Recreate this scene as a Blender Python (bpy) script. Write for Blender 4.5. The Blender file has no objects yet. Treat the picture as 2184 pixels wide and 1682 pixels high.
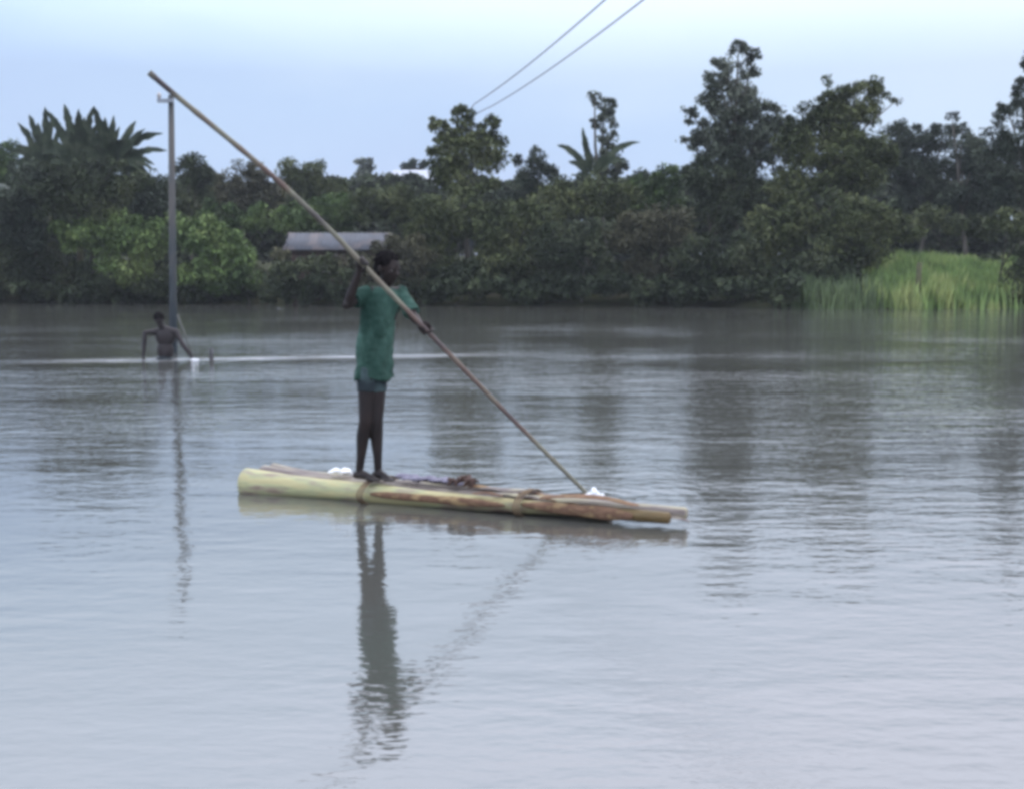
import bpy, bmesh, math, random
import numpy as np
from mathutils import Vector, Matrix, noise as mnoise

random.seed(7)
RNG = np.random.default_rng(11)
SC = bpy.context.scene
COL = SC.collection

# ------------------------------------------------------------------ camera
F, CX, CY, HZ, CAMH = 2636.0, 1092.0, 841.0, 572.0, 1.5
PITCH = math.atan((CY - HZ) / F)
cam = bpy.data.cameras.new('camera')
cam.sensor_width = 36
cam.lens = F / 2184 * 36
cam.clip_end = 3000
camo = bpy.data.objects.new('camera', cam)
camo.location = (0, 0, CAMH)
camo.rotation_euler = (math.pi / 2 - PITCH, 0, 0)
COL.objects.link(camo)
SC.camera = camo

# ------------------------------------------------------------------ world: overcast evening sky
SUN_EL, SUN_AZ = math.radians(48), math.radians(40)      # azimuth measured from +Y to +X
w = bpy.data.worlds.new('World'); SC.world = w; w.use_nodes = True
nt = w.node_tree; nt.nodes.clear()
def N(t, **k):
    n = nt.nodes.new(t)
    for a, b in k.items(): setattr(n, a, b)
    return n
out = N('ShaderNodeOutputWorld')
sky = N('ShaderNodeTexSky', sky_type='NISHITA', sun_disc=False, sun_elevation=SUN_EL, sun_rotation=SUN_AZ)
bg1 = N('ShaderNodeBackground'); bg1.inputs[1].default_value = 0.10
nt.links.new(sky.outputs[0], bg1.inputs[0])
tc = N('ShaderNodeTexCoord'); sep = N('ShaderNodeSeparateXYZ')
nt.links.new(tc.outputs['Generated'], sep.inputs[0])
mp = N('ShaderNodeMapping'); mp.inputs['Scale'].default_value = (1.0, 1.0, 3.2)
nt.links.new(tc.outputs['Generated'], mp.inputs[0])
nz = N('ShaderNodeTexNoise'); nz.inputs['Scale'].default_value = 2.6; nz.inputs['Detail'].default_value = 4
nt.links.new(mp.outputs[0], nz.inputs[0])
def M(op, a, b, c=None):
    m = N('ShaderNodeMath', operation=op)
    for i, v in enumerate((a, b, c)):
        if v is None: continue
        if isinstance(v, (int, float)): m.inputs[i].default_value = v
        else: nt.links.new(v, m.inputs[i])
    return m.outputs[0]
za = M('ABSOLUTE', sep.outputs[2], 0)
t = M('MULTIPLY_ADD', sep.outputs[0], 0.17, za)
t = M('ADD', t, M('MULTIPLY_ADD', nz.outputs[0], 0.26, -0.12))
rp = N('ShaderNodeValToRGB'); nt.links.new(t, rp.inputs[0])
cr = rp.color_ramp
cr.elements[0].position = 0.0; cr.elements[0].color = (.50, .61, .90, 1)
cr.elements[1].position = 1.0; cr.elements[1].color = (.80, .85, 1.0, 1)
for p, c in ((.06, (.48, .62, .89, 1)), (.11, (.50, .65, .91, 1)), (.17, (.59, .73, .94, 1)), (.24, (.65, .77, .95, 1)), (.42, (.80, .84, 1.0, 1))):
    e = cr.elements.new(p); e.color = c
bg2 = N('ShaderNodeBackground'); nt.links.new(rp.outputs[0], bg2.inputs[0])
st = N('ShaderNodeMapRange'); st.inputs[1].default_value = .15; st.inputs[2].default_value = .40
st.inputs[3].default_value = 1.0; st.inputs[4].default_value = 2.7
nt.links.new(za, st.inputs[0]); nt.links.new(st.outputs[0], bg2.inputs[1])
mx = N('ShaderNodeMixShader'); mx.inputs[0].default_value = .93
nt.links.new(bg1.outputs[0], mx.inputs[1]); nt.links.new(bg2.outputs[0], mx.inputs[2])
nt.links.new(mx.outputs[0], out.inputs[0])

# ------------------------------------------------------------------ sun
sl = bpy.data.lights.new('sun', 'SUN'); sl.energy = 0.9; sl.angle = math.radians(20); sl.color = (1, .96, .90)
so = bpy.data.objects.new('sun', sl); COL.objects.link(so)
sd = Vector((math.sin(SUN_AZ) * math.cos(SUN_EL), math.cos(SUN_AZ) * math.cos(SUN_EL), math.sin(SUN_EL)))
so.rotation_euler = sd.to_track_quat('Z', 'Y').to_euler()
so.location = sd * 50

vs = SC.view_settings
SC.display_settings.display_device = 'sRGB'
vs.view_transform = 'Standard'; vs.look = 'None'; vs.exposure = 0.12; vs.gamma = 1; vs.use_curve_mapping = False
SC.cycles.filter_width = 3.8            # soft small-sensor video picture
SC.cycles.max_bounces = 6; SC.cycles.diffuse_bounces = 2; SC.cycles.glossy_bounces = 3
SC.cycles.volume_bounces = 0
SC.cycles.use_denoising = True

# ------------------------------------------------------------------ helpers
def P(px, py, Y):
    u = (px - CX) / F; v = -(py - CY) / F
    d = Vector((u, math.cos(PITCH) + v * math.sin(PITCH), -math.sin(PITCH) + v * math.cos(PITCH)))
    return Vector((0, 0, CAMH)) + d * (Y / d.y)
def ppm(Y): return F / Y

def mat(name, base=(.5, .5, .5), rough=.7, var=None, scale=3, stretch=(1, 1, 1), spec=.3, island=0, bump=0, bscale=20, detail=4, lo=.35, hi=.65, coord='Object'):
    """Principled with a noise blend between base and var; island = per-piece lightness variation"""
    m = bpy.data.materials.new(name); m.use_nodes = True
    n = m.node_tree; b = n.nodes['Principled BSDF']
    b.inputs['Base Color'].default_value = (*base, 1); b.inputs['Roughness'].default_value = rough
    b.inputs['Specular IOR Level'].default_value = spec
    if var or bump:
        tc = n.nodes.new('ShaderNodeTexCoord'); mp = n.nodes.new('ShaderNodeMapping'); mp.inputs['Scale'].default_value = stretch
        if coord == 'World':
            g = n.nodes.new('ShaderNodeNewGeometry'); n.links.new(g.outputs['Position'], mp.inputs[0])
        else: n.links.new(tc.outputs[coord], mp.inputs[0])
    if var:
        nz = n.nodes.new('ShaderNodeTexNoise'); nz.inputs['Scale'].default_value = scale; nz.inputs['Detail'].default_value = detail
        n.links.new(mp.outputs[0], nz.inputs[0])
        r = n.nodes.new('ShaderNodeValToRGB'); n.links.new(nz.outputs[0], r.inputs[0])
        r.color_ramp.elements[0].position = lo; r.color_ramp.elements[1].position = hi
        r.color_ramp.elements[0].color = (*base, 1)
        cols = var if isinstance(var[0], tuple) else (var,)
        r.color_ramp.elements[1].color = (*cols[-1], 1)
        for i, c in enumerate(cols[:-1]):
            e = r.color_ramp.elements.new(lo + (hi - lo) * (i + 1) / len(cols)); e.color = (*c, 1)
        src = r.outputs[0]
        if island:
            g = n.nodes.new('ShaderNodeNewGeometry'); mr = n.nodes.new('ShaderNodeMapRange')
            mr.inputs[3].default_value = 1 - island; mr.inputs[4].default_value = 1 + island
            n.links.new(g.outputs['Random Per Island'], mr.inputs[0])
            h = n.nodes.new('ShaderNodeVectorMath'); h.operation = 'SCALE'
            n.links.new(src, h.inputs[0]); n.links.new(mr.outputs[0], h.inputs['Scale']); src = h.outputs[0]
        n.links.new(src, b.inputs['Base Color'])
    if bump:
        nb = n.nodes.new('ShaderNodeTexNoise'); nb.inputs['Scale'].default_value = bscale
        n.links.new(mp.outputs[0], nb.inputs[0])
        bp = n.nodes.new('ShaderNodeBump'); bp.inputs['Distance'].default_value = bump
        n.links.new(nb.outputs[0], bp.inputs['Height']); n.links.new(bp.outputs[0], b.inputs['Normal'])
    return m

def tag(o, label=None, cat=None, group=None, kind=None):
    if label: o['label'] = label
    if cat: o['category'] = cat
    if group: o['group'] = group
    if kind: o['kind'] = kind
    return o
def thing(name, loc, label, cat, group=None):
    o = bpy.data.objects.new(name, None); o.location = loc; o.empty_display_size = .1
    COL.objects.link(o); return tag(o, label, cat, group)
def link(name, me, m=None, parent=None, smooth=False):
    """mesh given in WORLD coordinates; parented objects are shifted to the parent's frame"""
    if m is not None: me.materials.append(m)
    if smooth: me.polygons.foreach_set('use_smooth', [True] * len(me.polygons))
    o = bpy.data.objects.new(name, me); COL.objects.link(o)
    if parent is not None:
        off = Vector(parent.location)
        if parent.parent is not None: off = Vector((0, 0, 0)) + off + Vector(parent.parent.location)
        me.transform(Matrix.Translation(-off)); o.parent = parent
    return o
def from_bm(bm, name='mesh'):
    me = bpy.data.meshes.new(name); bm.to_mesh(me); bm.free(); return me
def np_mesh(name, V, Fq):
    me = bpy.data.meshes.new(name); k = Fq.shape[1]
    me.vertices.add(len(V)); me.vertices.foreach_set('co', V.astype(np.float32).ravel())
    me.loops.add(Fq.size); me.loops.foreach_set('vertex_index', Fq.astype(np.int32).ravel())
    me.polygons.add(len(Fq)); me.polygons.foreach_set('loop_start', np.arange(0, Fq.size, k, dtype=np.int32))
    me.polygons.foreach_set('loop_total', np.full(len(Fq), k, dtype=np.int32))
    me.update(calc_edges=True); me.validate(); return me

def frame(d):
    d = d.normalized(); a = Vector((0, 0, 1)) if abs(d.z) < .9 else Vector((1, 0, 0))
    u = d.cross(a).normalized(); return u, d.cross(u).normalized()
def tube(bm, pts, rad, seg=10, cap=True, flat=None, wob=0):
    """closed tube through pts; rad number/list; flat=(sx,sy) scales the section"""
    pts = [Vector(p) for p in pts]
    if not hasattr(rad, '__len__'): rad = [rad] * len(pts)
    rings = []; pu = None
    for i, p in enumerate(pts):
        d = pts[min(i + 1, len(pts) - 1)] - pts[max(i - 1, 0)]
        if pu is None: u, v = frame(d)
        else:
            d = d.normalized(); v = d.cross(pu).normalized(); u = v.cross(d).normalized()
        if pu is None: d = d.normalized(); v = d.cross(u).normalized()
        pu = u; ring = []
        for k in range(seg):
            a = 2 * math.pi * k / seg
            r = rad[i] * (1 + (random.uniform(-wob, wob) if wob else 0))
            ring.append(bm.verts.new(p + u * math.cos(a) * r * (flat[0] if flat else 1) + v * math.sin(a) * r * (flat[1] if flat else 1)))
        rings.append(ring)
    for a, b in zip(rings, rings[1:]):
        for k in range(seg):
            bm.faces.new((a[k], a[(k + 1) % seg], b[(k + 1) % seg], b[k]))
    if cap:
        bm.faces.new(rings[0][::-1]); bm.faces.new(rings[-1])
def box(bm, lo, hi):
    vs_ = [bm.verts.new((x, y, z)) for x in (lo[0], hi[0]) for y in (lo[1], hi[1]) for z in (lo[2], hi[2])]
    for f in ((0, 1, 3, 2), (4, 6, 7, 5), (0, 4, 5, 1), (2, 3, 7, 6), (0, 2, 6, 4), (1, 5, 7, 3)):
        bm.faces.new([vs_[i] for i in f])
def ell(bm, c, r, R=None, sub=3):
    m = Matrix.Diagonal((*r, 1)) if hasattr(r, '__len__') else Matrix.Diagonal((r, r, r, 1))
    if R is not None: m = R.to_4x4() @ m
    bmesh.ops.create_icosphere(bm, subdivisions=sub, radius=1, matrix=Matrix.Translation(Vector(c)) @ m)
def limb(bm, pts, rad, seg=14):
    """tapered limb with rounded joints"""
    tube(bm, pts, rad, seg)
    for p, r in zip(pts, rad): ell(bm, p, r, sub=2)
def fuse(bm, voxel, smooth=3, disp=None):
    bmesh.ops.recalc_face_normals(bm, faces=bm.faces)
    me = from_bm(bm); o = bpy.data.objects.new('temp', me); COL.objects.link(o)
    r = o.modifiers.new('r', 'REMESH'); r.mode = 'VOXEL'; r.voxel_size = voxel
    if smooth: s = o.modifiers.new('s', 'SMOOTH'); s.iterations = smooth; s.factor = .5
    bpy.context.view_layer.update()
    dg = bpy.context.evaluated_depsgraph_get()
    res = bpy.data.meshes.new_from_object(o.evaluated_get(dg))
    bpy.data.objects.remove(o)
    if disp:
        amp, sc = disp
        for v in res.vertices:
            n = mnoise.noise(Vector((v.co.x * sc, v.co.y * sc, v.co.z * sc * .55)))
            n += .5 * mnoise.noise(v.co * sc * 2.3)
            v.co += v.normal * n * amp
    res.materials.clear()
    return res

# ------------------------------------------------------------------ materials
LEAF = {}
def leafmat(k, a, b, c, scale=.6, isl=.5):
    LEAF[k] = mat('foliage_' + k, a, .75, (b, c), scale, (1, 1, 1), .15, isl, lo=.34, hi=.68, coord='World')
leafmat('dark', (.018, .026, .014), (.038, .050, .026), (.078, .090, .046))
leafmat('olive', (.028, .038, .016), (.066, .080, .034), (.125, .138, .060))
leafmat('mid', (.028, .048, .017), (.062, .098, .034), (.120, .165, .056))
leafmat('bright', (.055, .090, .030), (.110, .160, .054), (.200, .250, .092))
leafmat('grey', (.036, .047, .032), (.078, .092, .066), (.150, .165, .125))
leafmat('brown', (.034, .035, .022), (.068, .066, .040), (.110, .108, .058))
leafmat('blue', (.018, .026, .018), (.034, .046, .032), (.070, .084, .056))
MB_ = mat('banana_leaf', (.015, .022, .014), .85, ((.026, .036, .022), (.050, .060, .038)), 2.2, spec=.1, island=.35, coord='World')
MB2 = mat('pale_banana_leaf', (.07, .085, .07), .7, ((.13, .14, .12), (.05, .07, .045)), 2.2, spec=.4, coord='World')
MBARK = mat('bark', (.06, .052, .045), .9, (.12, .11, .095), 4, (1, 1, .3), .1)
MGRASS = mat('tall_grass', (.085, .13, .045), .8, ((.16, .24, .075), (.29, .33, .125)), .7, (1, 1, 1), .2, .3, coord='World')

# ------------------------------------------------------------------ ground, water
def shore(x):                       # distance of the far waterline
    px = CX + x * F / 50
    pts = [(-900, 55), (0, 54), (560, 53), (650, 50.5), (1000, 50), (1500, 48.5), (1660, 46), (1900, 45), (2060, 48), (2200, 50), (3200, 56)]
    xs, ys = zip(*pts); return float(np.interp(px, xs, ys)) + .5 * mnoise.noise(Vector((x * .4, 0, 3)))
def ground_z(x, y):
    d = y - shore(x)
    if d < 0: return max(-1.6, d * .22)
    b = .5 * (1 - math.exp(-d / 3)) + .02 * d
    px = CX + x * F / max(y, 1)
    if 1700 < px < 2300: b += .75 * min(1, max(0, (px - 1780) / 140)) * min(1, max(0, (2260 - px) / 100)) * (1 - math.exp(-d / 4))
    return min(b, 4) + .12 * mnoise.noise(Vector((x * .3, y * .3, 0)))
def grid(xs, ys, f):
    V = np.array([(x, y, f(x, y)) for y in ys for x in xs]); nx = len(xs)
    Q = np.array([(j * nx + i, j * nx + i + 1, (j + 1) * nx + i + 1, (j + 1) * nx + i) for j in range(len(ys) - 1) for i in range(nx - 1)])
    return np_mesh('grid', V, Q)
xs = sorted(set([-900, -500, -300, -200, -120, -80] + list(np.arange(-50, 50.1, 1.0)) + [80, 120, 200, 300, 500, 900]))
ys = [-300, -60, 0, 20, 36, 40] + list(np.arange(42, 70, .8)) + [72, 76, 82, 90, 105, 130, 170, 250, 400, 700, 1200]
MGROUND = mat('bank_earth', (.022, .024, .016), 1, ((.035, .04, .02), (.045, .04, .028)), .8, spec=0, coord='World')
tag(link('ground', grid(xs, ys, ground_z), MGROUND, smooth=True), kind='structure')

def water_material():
    m = bpy.data.materials.new('muddy_water'); m.use_nodes = True; n = m.node_tree; L = n.links.new
    b = n.nodes['Principled BSDF']; b.inputs['Roughness'].default_value = .06; b.inputs['IOR'].default_value = 2.15
    g = n.nodes.new('ShaderNodeNewGeometry'); sp = n.nodes.new('ShaderNodeSeparateXYZ'); L(g.outputs['Position'], sp.inputs[0])
    def Mt(op, *a):
        q = n.nodes.new('ShaderNodeMath'); q.operation = op
        for i, v in enumerate(a):
            if isinstance(v, (int, float)): q.inputs[i].default_value = v
            else: L(v, q.inputs[i])
        return q.outputs[0]
    def noise(scale, st, det=2, rot=0, rough=.5):
        mp = n.nodes.new('ShaderNodeMapping'); mp.inputs['Scale'].default_value = st; mp.inputs['Rotation'].default_value = (0, 0, rot)
        L(g.outputs['Position'], mp.inputs[0]); z = n.nodes.new('ShaderNodeTexNoise')
        z.inputs['Scale'].default_value = scale; z.inputs['Detail'].default_value = det; z.inputs['Roughness'].default_value = rough
        L(mp.outputs[0], z.inputs[0]); return z.outputs[0]
    # ripples: heights in metres
    h1 = Mt('MULTIPLY', noise(2.2, (.55, 1.3, 1), 2, .10), .010)
    h2 = Mt('MULTIPLY', noise(7.5, (.6, 1.35, 1), 2, -.12), .0048)
    h3 = Mt('MULTIPLY', noise(22, (.7, 1.3, 1), 1, .2), .0018)
    patch = noise(.22, (.5, 1.0, 1), 3, .1)
    pr = n.nodes.new('ShaderNodeMapRange'); L(patch, pr.inputs[0])
    pr.inputs[1].default_value = .36; pr.inputs[2].default_value = .66; pr.inputs[3].default_value = .35; pr.inputs[4].default_value = 1.8
    # ripples are livelier beyond the raft, calmer near the camera
    far = n.nodes.new('ShaderNodeMapRange'); L(sp.outputs[1], far.inputs[0])
    far.inputs[1].default_value = 6.5; far.inputs[2].default_value = 17; far.inputs[3].default_value = .60; far.inputs[4].default_value = 1.75
    fr2 = n.nodes.new('ShaderNodeMapRange'); L(sp.outputs[1], fr2.inputs[0])
    fr2.inputs[1].default_value = 26; fr2.inputs[2].default_value = 46; fr2.inputs[3].default_value = 1; fr2.inputs[4].default_value = .18
    h = Mt('MULTIPLY', Mt('MULTIPLY', Mt('ADD', Mt('ADD', h1, h2), h3), pr.outputs[0]), Mt('MULTIPLY', far.outputs[0], fr2.outputs[0]))
    # rings spreading from where the pole dips in, and from the wader
    def rings(cx, cy, wl, amp, fall):
        dx = Mt('SUBTRACT', sp.outputs[0], cx); dy = Mt('SUBTRACT', sp.outputs[1], cy)
        r = Mt('SQRT', Mt('ADD', Mt('MULTIPLY', dx, dx), Mt('MULTIPLY', dy, dy)))
        e = Mt('EXPONENT', Mt('MULTIPLY', r, -1 / fall))
        return Mt('MULTIPLY', Mt('MULTIPLY', Mt('SINE', Mt('MULTIPLY', r, 6.283 / wl)), e), amp)
    h = Mt('ADD', h, rings(.5, 7.98, .15, .0030, .36))
    h = Mt('ADD', h, rings(-5.6, 20.3, .45, .008, 1.2))
    bp = n.nodes.new('ShaderNodeBump'); bp.inputs['Distance'].default_value = 1; L(h, bp.inputs['Height']); L(bp.outputs[0], b.inputs['Normal'])
    # sky sheen on the rippled wake streak, painted in as pale water colour: y centre follows a slightly slanted line, torn by noise
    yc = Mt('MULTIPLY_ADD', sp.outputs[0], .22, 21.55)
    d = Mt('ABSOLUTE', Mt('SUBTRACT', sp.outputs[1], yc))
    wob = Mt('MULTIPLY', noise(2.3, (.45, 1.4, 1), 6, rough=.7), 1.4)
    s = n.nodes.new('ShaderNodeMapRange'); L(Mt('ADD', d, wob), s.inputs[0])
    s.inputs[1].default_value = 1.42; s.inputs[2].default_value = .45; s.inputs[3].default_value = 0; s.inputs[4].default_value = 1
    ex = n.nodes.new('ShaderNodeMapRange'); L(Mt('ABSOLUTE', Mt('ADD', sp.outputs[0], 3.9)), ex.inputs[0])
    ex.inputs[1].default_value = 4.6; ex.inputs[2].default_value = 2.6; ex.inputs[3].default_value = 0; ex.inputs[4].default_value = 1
    sheen = Mt('MULTIPLY', Mt('MULTIPLY', s.outputs[0], ex.outputs[0]), .52)
    mixc = n.nodes.new('ShaderNodeMix'); mixc.data_type = 'RGBA'; L(sheen, mixc.inputs[0])
    mud = n.nodes.new('ShaderNodeValToRGB'); L(noise(.12, (.6, 1, 1), 3), mud.inputs[0])
    mud.color_ramp.elements[0].color = (.060, .060, .052, 1); mud.color_ramp.elements[1].color = (.072, .073, .066, 1)
    mud.color_ramp.elements[0].position = .35; mud.color_ramp.elements[1].position = .65
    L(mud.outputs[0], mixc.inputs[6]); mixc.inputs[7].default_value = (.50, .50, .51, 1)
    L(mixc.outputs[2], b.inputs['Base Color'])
    L(Mt('MULTIPLY_ADD', sheen, .5, .06), b.inputs['Roughness'])
    return m
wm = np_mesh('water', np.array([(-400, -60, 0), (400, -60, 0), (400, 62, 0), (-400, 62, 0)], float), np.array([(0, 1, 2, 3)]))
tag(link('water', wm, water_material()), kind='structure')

# ------------------------------------------------------------------ foliage
def unit(n):
    v = RNG.normal(size=(n, 3)); return v / np.linalg.norm(v, axis=1)[:, None]
def leaves(C, L, W, up=.5, hang=0):
    """diamond leaves (folded along the midrib) at centres C"""
    n = len(C); t = unit(n); t[:, 2] -= hang; t /= np.linalg.norm(t, axis=1)[:, None]
    nn = unit(n); nn[:, 2] = np.abs(nn[:, 2]) + up
    b = np.cross(nn, t); b /= np.linalg.norm(b, axis=1)[:, None]; nn = np.cross(t, b)
    s = RNG.uniform(.6, 1.35, (n, 1)); L = L * s; W = W * s
    V = np.stack([C - t * L / 2, C + b * W / 2 + nn * W * .12 - t * L * .05, C + t * L / 2, C - b * W / 2 + nn * W * .12 - t * L * .05], 1).reshape(-1, 3)
    Q = np.arange(4 * n).reshape(-1, 4)
    return V, Q
def cloud(blobs, D, dens, sub=.34, spread=1.0, depth=1.0, fill=.45):
    """leaf centres for pixel blobs (px,py,rx,ry[,dens factor]) at distance D: clumps scattered over each blob"""
    out_ = []
    k = D / F
    for bl in blobs:
        px, py, rx, ry = bl[:4]; f = bl[4] if len(bl) > 4 else 1
        dd = bl[5] if len(bl) > 5 else 0
        c = np.array(P(px, py, D + dd)); R = np.array([rx * k, (rx + ry) / 2 * k * depth, ry * k])
        area = math.pi * R[0] * R[2]; n = int(dens * f * area)
        nc = max(6, int(7 + area * 1.5))
        dirs = unit(nc); rad = RNG.uniform(.35, 1.0, (nc, 1)) ** .6
        cc = dirs * rad * R * .86
        cr_ = RNG.uniform(.6, 1.25, nc) * sub * min(R[0], R[2])
        cr_ = np.clip(cr_, .16, 1.0)
        idx = RNG.integers(0, nc, n); q = unit(n) * (RNG.uniform(0, 1, (n, 1)) ** .45)
        pts = cc[idx] + q * cr_[idx][:, None] * np.array([1.1, 1.1, .85])
        nf = int(n * fill); inner = unit(nf) * (RNG.uniform(0, 1, (nf, 1)) ** .4) * R * .8
        out_ += [c + pts, c + inner]
    A = np.concatenate(out_)
    return A
def plant(name, label, cat, D, base_px, blobs, mk, dens=230, L=.26, W=.12, group=None, trunk=None, hang=.15, sub=.42, fill=.3, limbs=True, r0=None, depth=1.0):
    bx = (base_px - CX) * D / F; gz = ground_z(bx, D) if D > shore(bx) else -.3
    root = thing(name, (bx, D, gz), label, cat, group)
    if D < 80: dens *= 2.3; L *= .70; W *= .62
    A = cloud(blobs, D, dens, sub=sub, fill=fill, depth=depth)
    A = A[A[:, 2] > .04]
    V, Q = leaves(A, L, W, hang=hang)
    V[:, 2] = np.maximum(V[:, 2], .015)
    link('crown' if 'tree' in name else 'foliage', np_mesh('leaves', V, Q), LEAF[mk], root)
    # trunk and limbs reaching into every clump
    bm = bmesh.new(); tops = sorted([(P(b[0], b[1], D + (b[5] if len(b) > 5 else 0)), b) for b in blobs], key=lambda q: q[0].z)
    top = tops[-1][0]; base = Vector((bx, max(D, shore(bx) + .6), gz - .2)); h = top.z - base.z
    r = r0 or max(.035, .018 * h)
    fork = base.lerp(top, .45)
    pts = [base, base.lerp(top, .2) + Vector((random.uniform(-.1, .1), 0, 0)) * h * .1, fork, base.lerp(top, .75) + Vector((random.uniform(-.1, .1) * h * .15, 0, 0)), top]
    tube(bm, pts, [r, r * .8, r * .62, r * .4, r * .14], 8)
    if limbs:
        for q, b in tops[:-1]:
            t_ = min(.7, max(.12, (q.z - base.z) / h * .6)); s = base.lerp(top, t_)
            mid = s.lerp(q, .5) + Vector((0, 0, .12 * (q - s).length))
            tube(bm, [s, mid, q], [r * .45, r * .3, r * .1], 6)
    link('trunk' if 'tree' in name else 'stem', from_bm(bm), MBARK, root, smooth=True)
    return root

GB = 'bushes lining the far bank'; GT = 'trees on the far bank'
plant('leafy_tree', 'light green leafy tree cut off by the left edge behind the banana plants', 'tree', 64, -10,
      [(-40, 345, 60, 55), (5, 350, 45, 55), (20, 400, 60, 50)], 'mid', group=GT)
plant('bush', 'dark bush packed below the leftmost banana plant, left edge', 'bush', 52.4, 50, [(20, 440, 80, 50), (75, 410, 65, 60), (60, 500, 70, 40), (60, 360, 50, 30, .6)], 'blue', group=GB)
plant('bush', 'dark thicket directly below the middle banana plant', 'bush', 52, 170, [(120, 415, 60, 55), (150, 425, 70, 55), (215, 420, 60, 55), (175, 385, 60, 34), (260, 400, 40, 40), (105, 365, 40, 24, .7), (175, 352, 34, 22, .6), (238, 358, 40, 24, .7), (300, 385, 40, 26)], 'dark', group=GB)
plant('bush', 'dark green bush between the banana clump and the concrete pole', 'bush', 57, 300, [(290, 410, 65, 60), (330, 440, 60, 45)], 'blue', group=GB)
plant('bush', 'olive bush at the water on the far left edge', 'bush', 54, 0, [(0, 520, 60, 50), (-30, 580, 70, 50)], 'olive', group=GB)
plant('bush', 'very dark bush at the waterline left of the first light green bush', 'bush', 54, 100, [(90, 540, 85, 80), (60, 600, 70, 40), (150, 600, 70, 40)], 'dark', group=GB, dens=260)
plant('bush', 'wide light green bush left of the concrete pole, above the dark waterline', 'bush', 52.5, 240, [(170, 495, 60, 48), (245, 500, 75, 55), (310, 520, 60, 60), (275, 575, 70, 45)], 'bright', group=GB, L=.3, W=.14)
plant('bush', 'dark low bush under the light green bush left of the pole', 'bush', 52.8, 250, [(230, 595, 85, 45), (330, 600, 60, 40)], 'dark', group=GB)
plant('bush', 'rounded light green bush just right of the concrete pole', 'bush', 52.2, 440, [(400, 495, 50, 45), (455, 510, 60, 50), (500, 545, 50, 50), (445, 580, 75, 45)], 'bright', group=GB, L=.3, W=.14)
plant('bush', 'small bright bush sloping down to the water right of the pole', 'bush', 51.8, 520, [(515, 590, 55, 35), (470, 612, 60, 25)], 'mid', group=GB)
plant('leafy_tree', 'small flat-topped tree whose crown shows just right of the pole top half', 'tree', 62, 410, [(405, 360, 50, 36), (430, 375, 40, 36), (390, 420, 70, 50)], 'dark', group=GT)
plant('leafy_tree', 'low purplish dark tree behind the crossing of bamboo pole and skyline', 'tree', 68, 500, [(500, 385, 52, 38), (550, 375, 35, 35), (480, 430, 75, 40), (560, 425, 60, 40)], 'brown', group=GT)
plant('leafy_tree', 'dome-shaped dark tree in the far centre left with a squared left edge', 'tree', 72, 650, [(612, 372, 34, 38), (655, 380, 50, 42), (700, 405, 48, 34), (640, 420, 80, 36)], 'olive', group=GT, dens=260)
plant('bush', 'green hedge-like bush above the left end of the tin roof', 'bush', 58, 560, [(470, 465, 60, 40), (545, 468, 60, 38), (610, 470, 50, 36)], 'mid', group=GB)
plant('bush', 'dark green bush directly behind the tin roofed hut', 'bush', 60, 690, [(665, 455, 60, 40), (725, 450, 60, 42), (700, 490, 70, 30)], 'mid', group=GB)
plant('bush', 'yellow-green bush behind the right end of the hut', 'bush', 59, 820, [(790, 435, 52, 40), (850, 430, 55, 42), (880, 470, 60, 40)], 'olive', group=GB, L=.28)
plant('bush', 'dark bush at the waterline hiding the foot of the hut', 'bush', 49.8, 640, [(600, 598, 45, 40), (655, 590, 55, 44), (715, 592, 50, 46), (690, 566, 45, 26)], 'dark', group=GB)
plant('bush', 'brownish bush behind the head of the standing boatman', 'bush', 50, 820, [(775, 590, 55, 50), (770, 562, 40, 26), (850, 524, 38, 26), (812, 532, 30, 22), (600, 548, 30, 18),  (850, 585, 55, 55), (885, 540, 42, 42)], 'brown', group=GB)
plant('hazy_tree', 'slim grey hazy tree far off in the lowest dip of the skyline', 'tree', 125, 778, [(777, 355, 22, 22), (779, 385, 27, 24), (750, 405, 40, 22)], 'grey', group=GT, dens=120, L=.4, W=.22)
plant('leafy_tree', 'small round dark tree beside the distant pale roof', 'tree', 100, 885, [(885, 352, 34, 16), (870, 362, 20, 12)], 'blue', group=GT, dens=160, L=.34, W=.18)
plant('leafy_tree', 'loose tree with three separate rounded heads below the wires', 'tree', 53, 1000,
      [(983, 248, 28, 28), (985, 290, 30, 28), (930, 270, 24, 20), (945, 300, 22, 24), (1052, 262, 22, 18), (1030, 290, 28, 26), (955, 335, 48, 40), (985, 315, 55, 45), (1035, 325, 50, 44), (990, 385, 85, 48)], 'olive', group=GT, L=.28, W=.15, dens=210)
plant('bush', 'tall olive bush below the three-headed tree', 'bush', 51.5, 960, [(915, 470, 62, 58), (985, 460, 65, 62), (930, 545, 65, 55)], 'olive', group=GB)
plant('bush', 'broad brownish green bush right of the standing boatman, at the water', 'bush', 50.2, 960, [(900, 605, 50, 36), (965, 600, 60, 42), (1030, 590, 60, 50)], 'dark', group=GB)
plant('bush', 'mid green bush in the centre of the far bank', 'bush', 50.8, 1080, [(1065, 490, 62, 62), (1120, 470, 60, 60), (1085, 560, 70, 58), (1120, 610, 55, 36)], 'olive', group=GB)
plant('leafy_tree', 'dark small-crowned tree left of the narrow speckled tree', 'tree', 60, 1150, [(1148, 338, 30, 24), (1105, 340, 14, 16), (1150, 375, 55, 34), (1120, 410, 60, 40)], 'blue', group=GT)
plant('slender_tree', 'narrow upright tree with loose speckled foliage above the central banana plant', 'tree', 56, 1292,
      [(1268, 205, 24, 10, .7), (1290, 225, 32, 18), (1288, 258, 32, 24), (1298, 292, 32, 22), (1305, 322, 32, 22), (1290, 350, 50, 34)], 'grey', group=GT, dens=190, L=.26, W=.14, fill=.2, sub=.4)
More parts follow.
